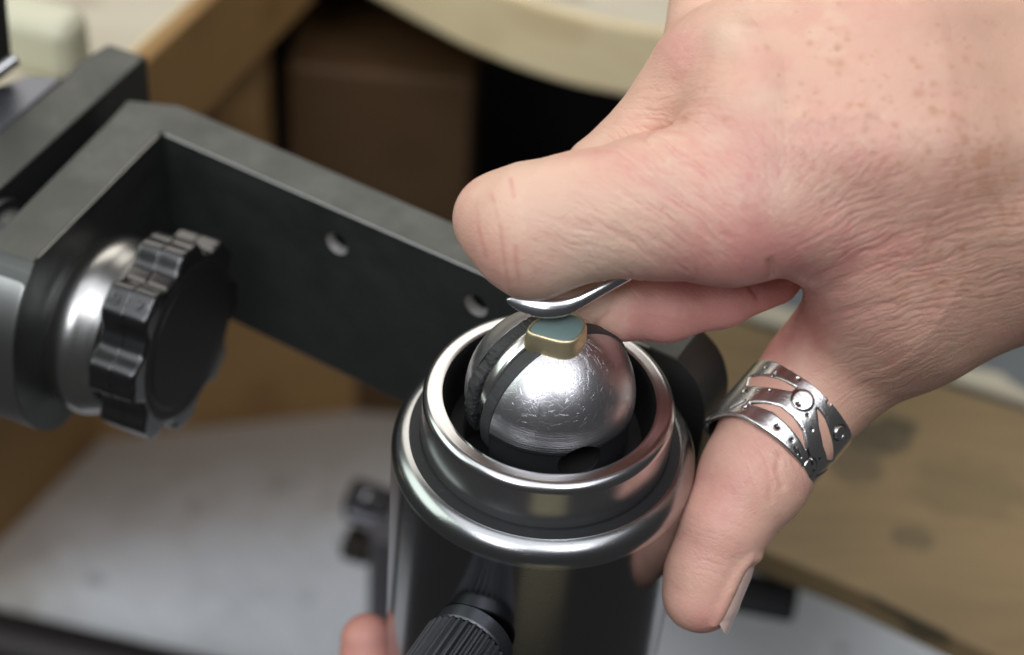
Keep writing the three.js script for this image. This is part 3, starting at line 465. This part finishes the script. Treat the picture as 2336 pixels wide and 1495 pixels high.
// ================================================================ hands
const H = (x, y, z) => [x, (y - z) * 0.70711];
const bump2 = (hx, hy, cx, cy, r) => Math.exp(-((hx - cx) ** 2 + (hy - cy) ** 2) / (r * r));
function segDist(hx, hy, pts) { let b = 1e9; for (let i = 0; i + 3 < pts.length; i += 2) { const ax = pts[i], ay = pts[i + 1], ux = pts[i + 2] - ax, uy = pts[i + 3] - ay, t = clamp(((hx - ax) * ux + (hy - ay) * uy) / (ux * ux + uy * uy)); b = Math.min(b, Math.hypot(hx - ax - t * ux, hy - ay - t * uy)); } return b; }
{
  const t = thing('hand', 'right hand bracing its ringed thumb on the vise and pressing the burnisher', 'hand', V(40.99,10.81,-12.42));
  const back = chain([[25.91,38.62,-15.94,11.63], [46.1,36.98,-17.15,15.44], [72.64,32.76,-22.77,20.36], [106.47,28.9,-35.44,22.06]], 8);
  const knuckles = chain([[23.03,41.28,-30.44,8.91], [42.86,43.45,-35.08,14.12], [78.02,41.94,-47.18,22.06]], 8);
  const heel = chain([[36.69,24.48,-8.58,5.61], [48.56,20.69,-11.9,12.09], [68.04,22.78,-24.55,17.1]], 6);
  const thumbRoot = chain([[43.27,-3.61,-13.57,8.74], [52.07,10.08,-15.8,12.6], [68.52,22.57,-27.05,17.9]], 6);
  const thumb = chain([[43.89,-3.06,-14.07,8.74], [36.19,-8.37,-5.25,8.84], [32.44,-12.27,1.63,8.16], [28.13,-17.16,8.05,6.64], [26.16,-22.24,12.22,5.85], [25.7,-25.45,14.84,5.86]], 2);
  const index = chain([[-9.6,25.53,-7.51,6.69], [-4.68,25.74,-5.68,9.66], [1.99,28.14,-6.5,8.94], [12.14,30.54,-7.31,10.18], [21.81,31.55,-8.23,11.58], [30.29,32.98,-10.85,12.25]], 1.5);
  const behind = chain([[18.62,36.46,-30.14,9.15], [11.06,26.87,-25.54,7.18], [5.69,22.24,-24.06,6.84]], 2);
  const upper = chain([[18.13,36.58,-36.98,6.05], [19.72,42.97,-50.8,6.47], [20.49,48.14,-60.84,6.5]], 2);
  const middle = chain([[-0.89,11.96,-8.08,4.9], [9.49,10.39,-9.35,5.39], [16.06,10.17,-10.51,5.61], [23.85,11.12,-12.7,5.04], [31.9,11.68,-17.25,4.64]], 1.5);
  // frame of the thumb tip, for the nail and the fold of skin along it
  const n0 = V(29.03,-17.92,8.6), n1 = V(26.3,-26.01,15.34), ax = n1.clone().sub(n0), L = ax.length(); ax.normalize();
  const vw = camPos.clone().sub(n0).normalize(), q1 = vw.clone().addScaledVector(ax, -vw.dot(ax)).normalize(), q2 = ax.clone().cross(q1), side = q2.x > 0 ? 1 : -1;
  const onThumb = (s, deg, lift) => { const dir = q1.clone().multiplyScalar(Math.cos(deg * PI / 180)).addScaledVector(q2, side * Math.sin(deg * PI / 180)), c = n0.clone().addScaledVector(ax, s * L); let a = 2.5, b = 11; for (let k = 0; k < 24; k++) { const m = (a + b) / 2, w = c.clone().addScaledVector(dir, m); if (thumb(w.x, w.y, w.z) < 0) a = m; else b = m; } return c.addScaledVector(dir, Math.max(a, 5.5 - 0.5 * s) + lift); };
  const arr = (v, q) => [v.x, v.y, v.z, q];
  const nailFold = chain([[0.2, 46, 0.8], [0.4, 38, 0.85], [0.7, 35, 0.8], [1.0, 34, 0.65], [1.2, 36, 0.4]].map(([s, d, q]) => arr(onThumb(s, d, -0.42), q)));
  const cuticle = chain([[0.2, 46, 0.8], [0.17, 70, 0.8], [0.17, 95, 0.8], [0.2, 120, 0.8]].map(([s, d, q]) => arr(onThumb(s, d, -0.45), q)));
  const field = (x, y, z) => {
    let d = smin(back(x, y, z), knuckles(x, y, z), 9);
    d = smin(d, heel(x, y, z), 8); d = smin(d, thumbRoot(x, y, z), 8); d = smin(d, thumb(x, y, z), 5); d = smin(d, Math.min(nailFold(x, y, z), cuticle(x, y, z)), 1.1);
    d = smin(d, behind(x, y, z), 5); d = smin(d, upper(x, y, z), 2.5);
    d = smin(d, index(x, y, z), 3.5); d = smin(d, middle(x, y, z), 0.8);
    return d;
  };
  const lo = [-20, -35, -75], hi = [112, 75, 50];
  const g = iso(field, lo, hi, 0.22);
  // fold lines: [points in the plane of the back of the hand, depth, width]
  const folds = [
    [[8.97,35.65, 10.14,37.25, 11.72,38.22, 14.07,38.56], 0.5, 0.55],
    [[29.47,16.74, 28.36,17.83, 27.45,19.36], 0.5, 0.6],
    [[28.82,17.4, 30.87,16.92, 33.52,16.45, 36.49,17.09, 39.49,17.48], 0.12, 0.7],
    [[32.36,14.05, 35.5,13.72, 39.79,14.54, 45.26,15.97], 0.16, 0.6],
    [[34.6,13.27, 37.37,12.58, 39.8,13.08, 42.93,14.57], 0.12, 0.5],
  ];
  folds.push([[34.68,-6.45, 34.43,-8.76, 35.45,-10.87], 0.22, 0.6], [[32.53,-7.96, 33.54,-10.48, 33.81,-13.13], 0.14, 0.5], [[7.71,14.08, 7.56,12.17, 5.57,9.78], 0.2, 0.5]);
  const reds = [[[-12.82,24.24, -12.11,20.56, -10.83,17.26], 0.3], [[-10.87,25.66, -9.25,21.08, -8.4,16.99, -7.49,13.66], 0.3], [[-7.02,18.8, -6.69,16.46, -6.12,14.3], 0.3], [[-8.5,27.98, -7.86,25.51], 0.3], [[17.18,18.94, 18.03,17.35], 0.15], [[23.68,19.92, 23.53,17.94], 0.15]];
  // tendons, veins and hollows of the back of the hand
  const ridges = [[[22.18,50.57, 34.32,52.01, 65.65,58.88], 0.7, 3.2], [[27.98,42.92, 45.35,42.92, 64.74,46.74], -0.5, 3.5], [[25.67,34.91, 39.26,34.94, 64.1,39.06], 0.55, 3.5], [[27.73,38.02, 33.47,39.24, 37.5,39.96], 0.3, 1.1], [[34.54,27.53, 46.82,26.84, 59.53,30.56], -0.6, 3.5], [[19.65,51.44, 20.28,51.31], 1.0, 2.7], [[13.47,44.71, 16.72,46.24, 19.64,46.6], -0.35, 1.6], [[43.05,37.9, 49.74,40.6, 57.43,46.78], 0.1, 1.5]];
  // fields of fine parallel wrinkles: centre, reach, direction, spacing, depth
  const W = [
    [0.17,20.64, 7, 14, 0.62, 0.075], [7.58,22.27, 8, 27, 0.75, 0.1], [17.02,25.81, 9, 33, 0.61, 0.080], [13.01,32.59, 8, 40, 0.85, 0.13], [24.16,30.53, 7, 52, 0.65, 0.088],
    [14.3,40.94, 7, 8, 0.58, 0.080], [28.99,35.04, 7, 78, 0.58, 0.080], [33.8,31.26, 8, 118, 0.58, 0.072], [38.29,24.95, 9, 150, 0.58, 0.080], [47.81,21.51, 11, 160, 0.54, 0.088], [57.6,25.19, 11, 165, 0.54, 0.080],
    [46.54,10.1, 9, 148, 0.58, 0.080], [33.71,-6.54, 5, 62, 0.9, 0.1], [27.01,-20.8, 7, 15, 0.5, 0.055], [39.02,37.53, 12, 120, 0.58, 0.048], [15.93,14.2, 9, 35, 0.7, 0.05],
  ].map(([cx, cy, r, a, s, d]) => [cx, cy, r, Math.cos(-a * PI / 180), Math.sin(-a * PI / 180), s, d]);
  const pinksAndShade = [[18.94,34.62, 5, 0.4], [22.56,33.77, 4, 0.3], [20.08,19.2, 5, 0.22], [13.14,50.69, 4, 0.6], [15.81,49.55, 3, 0.4], [29.84,-5.6, 6, 0.6], [26.38,-12.44, 6, 0.6], [25.85,-20.99, 6, 0.4], [25.88,-33.03, 5, 0.9], [-10.67,15.35, 4, 0.5], [-2.29,15.93, 4, 0.3], [33.97,18.19, 5, 0.4], [18.38,13.08, 9, 1.3], [27.32,15.57, 9, 1.4], [13.41,11.02, 5, 0.8], [37.01,11.52, 5, 0.6], [40.12,55.59, 9, 0.35], [51.16,31.06, 5, 0.4], [45.94,23.51, 8, 0.4], [33.51,36.62, 5, 0.4]];  // strongest entries also paint the shade on the finger under the index
  const pales = [[19.72,50.99, 3.2, 0.8], [-6.36,27.58, 6, 0.5], [7.38,18.83, 8, 0.45], [18.74,35.32, 2, 0.4], [26.68,28.43, 3, 0.4], [1.94,14.83, 5, 0.9], [26,-5.31, 4, 0.4]];
  const freckles = [], fr = rng(77);
  const fz = [[52.57,35.03, 5], [50.2,20.71, 8], [39.81,37.77, 9], [51.26,42.87, 10], [33.84,44.04, 12], [59.08,28.96, 8]];
  for (let i = 0; i < 330; i++) { const z = fz[i % fz.length]; freckles.push([z[0] + (fr() + fr() - 1) * z[2] * 1.4, z[1] + (fr() + fr() - 1) * z[2] * 1.4, 0.2 + 0.5 * fr() * fr(), 0.3 + 0.55 * fr()]); }
  freckles.push([52.73,35.22, 1.0, 0.75], [54.38,31.36, 1.3, 0.7], [57.76,33.42, 0.8, 0.6], [44.35,32.22, 0.6, 0.5], [45.65,30.88, 0.5, 0.4]);
  displace(g, (x, y, z, nx, ny, nz) => {
    const [hx, hy] = H(x, y, z), facing = smooth(0.0, 0.35, 0.70711 * (ny + nz));
    let d = 0, groove = 0;
    for (const [p, dep, w] of folds) { const s = segDist(hx, hy, p) / w; if (s < 3) groove += dep * Math.exp(-s * s) * facing; }
    let wr = 0, dry = 0;
    const wx = hx + 0.5 * noise(x * 0.35, y * 0.35, z * 0.35), wy = hy + 0.5 * noise(x * 0.35 + 9, y * 0.35, z * 0.35);
    for (const [cx, cy, r, ca, sa, sp, dep] of W) {
      const q = ((hx - cx) ** 2 + (hy - cy) ** 2) / (r * r); if (q > 4) continue;
      const u = (wx - cx) * ca + (wy - cy) * sa, v = -(wx - cx) * sa + (wy - cy) * ca, k = Math.exp(-q);
      const n1 = 1 - Math.abs(noise(u * 0.065 / sp, v / sp, cx)), n2 = 1 - Math.abs(noise(u * 0.1 / sp + 5, v * 1.8 / sp + 3, cx + 7)), n3 = 1 - Math.abs(noise(u * 0.75 / sp + v * 0.5 / sp, v * 0.25 / sp, cx + 17)), n4 = 1 - Math.abs(noise(u * 0.5 / sp - v * 0.8 / sp, u * 0.1 / sp + v * 0.2 / sp, cx + 27));
      wr += 1.15 * k * dep * (n1 ** 9 * 1.3 + 0.8 * n2 ** 9 + 0.35 * n3 ** 10); dry += k * (0.8 * n4 ** 14 + 0.5 * n3 ** 16) * dep * 5;
    }
    const fine = 0.02 * fbm(x * 2.4, y * 2.4, z * 2.4, 2) + 0.09 * fbm(x * 0.28, y * 0.28, z * 0.28, 2);
    let ridge = 0; for (const [q, a, w] of ridges) { const e = segDist(hx, hy, q) / w; if (e < 3) ridge += a * Math.exp(-e * e); }
    d = fine + ridge * facing - wr * 0.85 - groove;
    // colour
    let pk = 0.5 * smooth(0.05, 0.5, fbm(x * 0.13 + 5, y * 0.13, z * 0.13, 3)) + 0.28 * smooth(0, 0.6, fbm(x * 0.7, y * 0.7, z * 0.7, 2)), pl = 0.35 * smooth(0.1, 0.6, fbm(x * 0.3 + 31, y * 0.3, z * 0.3, 3)), br = 0;
    for (const [cx, cy, r, a] of pinksAndShade) pk += a * bump2(hx, hy, cx, cy, r);
    for (const [cx, cy, r, a] of pales) pl += a * bump2(hx, hy, cx, cy, r);
    pk += 0.9 * clamp(groove) + 4.2 * wr; pl += 0.9 * clamp(dry) * facing;
    let red = 0; for (const [p, w] of reds) { const s = segDist(hx, hy, p) / w; if (s < 3) red += Math.exp(-s * s) * (0.6 + 0.4 * noise(hy, 3, 4)); }
    pk = clamp(pk - 0.5 * pl, 0, 1.3); red = clamp(red * facing, 0, 1);
    for (const [cx, cy, r, a] of freckles) { const q = ((hx - cx) ** 2 + (hy - cy) ** 2) / (r * r); if (q < 4) br += a * Math.exp(-q * (0.8 + 0.4 * noise(hx * 2, hy * 2, 1))); }
    br = clamp(br * facing, 0, 0.85); const tan = smooth(32.15, 58.51, hx) * 0.55;
    let c = [0.735, 0.45, 0.335];
    c = [lerp(c[0], 0.67, pk * 0.72), lerp(c[1], 0.285, pk * 0.72), lerp(c[2], 0.25, pk * 0.72)];
    c = [lerp(c[0], 0.8, pl * 0.7), lerp(c[1], 0.58, pl * 0.7), lerp(c[2], 0.44, pl * 0.7)];
    c = [lerp(c[0], 0.52, tan), lerp(c[1], 0.31, tan), lerp(c[2], 0.215, tan)];
    c = [lerp(c[0], 0.5, br * 0.7), lerp(c[1], 0.25, br * 0.7), lerp(c[2], 0.145, br * 0.7)];
    c = [lerp(c[0], 0.56, red * 0.5), lerp(c[1], 0.2, red * 0.5), lerp(c[2], 0.18, red * 0.5)];
    return [d, ...c];
  });
  { const q = g.attributes.position, uv = new Float32Array(q.count * 2); for (let i = 0; i < q.count; i++) { const [a, b] = H(q.getX(i), q.getY(i), q.getZ(i)); uv[2 * i] = a / 20; uv[2 * i + 1] = b / 20; } g.setAttribute('uv', new THREE.BufferAttribute(uv, 2)); }
  part('skin', g, M.skin, t);
  // thumb nail: a curved plate along the far right side of the thumb tip
  const pos = [], idx = [], NU = 34, NV = 28;
  for (let i = 0; i <= NU; i++) for (let j = 0; j <= NV; j++) {
    const u = i / NU, v = j / NV * 2 - 1, vv = v * v, s = lerp(0.26 + 0.2 * vv * vv, 1.33 - 0.2 * vv, u);
    const q = onThumb(s, 80 + 44 * v, 0.02 + 0.3 * (1 - vv) * smooth(0, 0.2, u)); pos.push(q.x, q.y, q.z);
    if (i < NU && j < NV) { const b = i * (NV + 1) + j; idx.push(b, b + 1, b + NV + 1, b + 1, b + NV + 2, b + NV + 1); }
  }
  const ng = new THREE.BufferGeometry(); ng.setAttribute('position', new THREE.Float32BufferAttribute(pos, 3)); ng.setIndex(idx); ng.computeVertexNormals();
  part('thumbnail', ng, M.nail, t);
}
{
  const t = thing('hand_001', 'pink fingertip of a second hand steadying the vise body from behind', 'hand', V(-25.77,-68.99,5.61));
  const f = chain([[-26.81,-65.93,-1.19,4.77], [-25.51,-71.47,3.8,5.7], [-22.8,-81.05,9.73,6.51], [-17.48,-98.26,11.77,8.82]], 3);
  const lo = [-45, -95, -40], hi = [10, -30, 30];
  const g = iso(f, lo, hi, 0.5);
  displace(g, (x, y, z) => { const k = 0.5 + 0.5 * fbm(x * 0.2, y * 0.2, z * 0.2, 2); return [0.04 * fbm(x, y, z, 2), lerp(0.62, 0.6, k), lerp(0.3, 0.24, k), lerp(0.25, 0.19, k)]; });
  { const q = g.attributes.position, uv = new Float32Array(q.count * 2); for (let i = 0; i < q.count; i++) { uv[2 * i] = q.getX(i) / 20; uv[2 * i + 1] = q.getY(i) / 20; } g.setAttribute('uv', new THREE.BufferAttribute(uv, 2)); }
  part('skin', g, M.skin, t);
}
// open-work silver ring on the thumb
{
  const rc = V(36.1946,-8.3661,-5.2506), ax = V(-0.5928,-0.3809,0.7095), e1 = V(0.0326,0.8690,0.4938), e2 = V(-0.8047,0.3158,-0.5027), RR = 9.35;
  const t = thing('thumb_ring', 'wide silver ring with cut-out strands and small discs on the thumb', 'ring', rc);
  const holes = [
    [[10.46,-1.56, 7.58,-2.3, 4.61,-2.8, 2.28,-2.96, 2.42,-2.4, 4.5,-1.48, 6.99,-0.56, 9.11,-0.02]],
    [[6.21,2.8, 4.22,1.75, 2,0.93, -0.35,0.98, -2.7,1.56, -5.01,2.94, -3.21,2.43, -0.22,2.1, 2.45,1.93, 4.87,2.52]],
    [[-2.46,-2.67, -4.19,-2.44, -6.34,-1.75, -8.94,-0.99, -11.76,-0.39, -10.01,0.57, -7.05,0.15, -4.48,-1.08]],
  ].map(([p]) => { const v = []; for (let i = 0; i < p.length; i += 2) v.push([p[i], p[i + 1]]); return v; });
  const polyD = (x, y, v) => { let d = 1e9, s = 1; for (let i = 0, j = v.length - 1; i < v.length; j = i++) { const ex = v[j][0] - v[i][0], ey = v[j][1] - v[i][1], wx = x - v[i][0], wy = y - v[i][1], q = clamp((wx * ex + wy * ey) / (ex * ex + ey * ey)), bx = wx - ex * q, by = wy - ey * q; d = Math.min(d, bx * bx + by * by); const c1 = y >= v[i][1], c2 = y < v[j][1], c3 = ex * wy > ey * wx; if ((c1 && c2 && c3) || (!c1 && !c2 && !c3)) s = -s; } return s * Math.sqrt(d); };
  const discs = [[0.16,-2.11, 1.6], [-7.69,4.21, 1.35], [-7.88,-3.14, 1.1]];
  const dots = [[0.32,-1.14, 0.42], [0.52,3.59, 0.55], [-8.65,3.96, 0.3], [-8.8,-3.45, 0.5], [-2.4,3.66, 0.3], [-3,-4.66, 0.32], [-3.67,0.25, 0.25], [-6.59,3.37, 0.3], [-8.32,1.97, 0.35], [2.7,-4.48, 0.3], [4.96,-0.46, 0.22], [6.57,0.47, 0.22], [8.64,1.09, 0.45], [6.17,-3.34, 0.25], [8.57,-3.89, 0.25], [6.37,3.88, 0.3], [-1.77,-0.9, 0.25]];
  const cuts = [[[8.39,4.65, 7.31,2.81], 0.14], [[6.13,3.95, 6.3,3.12], 0.12], [[6.21,-2.85, 6.32,-3.74], 0.12], [[-5.29,2.76, -7.69,3.67], 0.2], [[-10.57,3.73, -12.76,1.08], 0.16], [[-3.45,4.17, -4.41,4.51], 0.1], [[-4.15,4.04, -5.25,4.43], 0.1]];
  const lower = (u) => 5.3 + 2.0 * smooth(5, 14, u) * smooth(26, 18, u) + 0.25 * noise(u * 0.3, 1.5, 2), upperE = (u) => -5.3 + 0.2 * noise(u * 0.3, 7.5, 2);
  const f = (x, y, z) => {
    const px = x - rc.x, py = y - rc.y, pz = z - rc.z, tt = px * ax.x + py * ax.y + pz * ax.z, a = px * e1.x + py * e1.y + pz * e1.z, b = px * e2.x + py * e2.y + pz * e2.z, rho = Math.sqrt(a * a + b * b), u = Math.atan2(b, a) * RR;
    if (Math.abs(rho - RR) > 2 || Math.abs(tt) > 9.5) return Math.max(Math.abs(rho - RR) - 1, Math.abs(tt) - 8);
    let band = Math.max(tt - lower(u), upperE(u) - tt);
    if (Math.abs(u) < 16) for (const h of holes) band = Math.max(band, 0.06 - polyD(u, tt, h));
    let ro = RR + 0.22, lift = 0;
    for (const [du, dt, r] of discs) { const q = Math.hypot(u - du, tt - dt); lift = Math.max(lift, 0.22 * smooth(r + 0.05, r - 0.1, q)); lift -= 0.18 * Math.exp(-(((q - r - 0.12) / 0.13) ** 2)); }
    for (const [du, dt, r] of dots) { const q = Math.hypot(u - du, tt - dt) / (0.8 * r); if (q < 2.5) lift -= 0.26 * Math.exp(-q * q); }
    for (const [p, w] of cuts) { const q = segDist(u, tt, p) / w; if (q < 3) lift -= 0.2 * Math.exp(-q * q); }
    lift += 0.03 * fbm(u * 0.5, tt * 0.5, 4, 2) + 0.008 * noise(u * 5, tt * 5, 1);
    const rad = Math.max(rho - ro - lift, RR - 0.75 - rho), k = 0.5, h = Math.max(k - Math.abs(rad - band), 0) / k;
    return Math.max(rad, band) + h * h * k * 0.25;
  };
  const recessTone = (x, y, z) => { const px = x - rc.x, py = y - rc.y, pz = z - rc.z, tt = px * ax.x + py * ax.y + pz * ax.z, a = px * e1.x + py * e1.y + pz * e1.z, b = px * e2.x + py * e2.y + pz * e2.z, u = Math.atan2(b, a) * RR; let k = 0.9 * smooth(RR + 0.12, RR - 0.3, Math.hypot(a, b));  // darker in pits, grooves and towards the inner side
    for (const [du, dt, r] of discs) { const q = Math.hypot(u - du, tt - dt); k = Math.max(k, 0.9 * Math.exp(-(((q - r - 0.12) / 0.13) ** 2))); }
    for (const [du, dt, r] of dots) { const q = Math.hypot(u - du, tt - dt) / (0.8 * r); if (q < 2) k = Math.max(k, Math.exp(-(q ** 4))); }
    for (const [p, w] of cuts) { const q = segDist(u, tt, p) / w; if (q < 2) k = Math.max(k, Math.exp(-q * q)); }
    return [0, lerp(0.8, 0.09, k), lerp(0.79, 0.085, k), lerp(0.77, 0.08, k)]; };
  const g = iso(f, [rc.x - 12, rc.y - 12, rc.z - 12], [rc.x + 12, rc.y + 12, rc.z + 12], 0.12, 1.6);
  displace(g, recessTone); part('band', g, M.satin, t);
}

renderer.render(scene, camera);
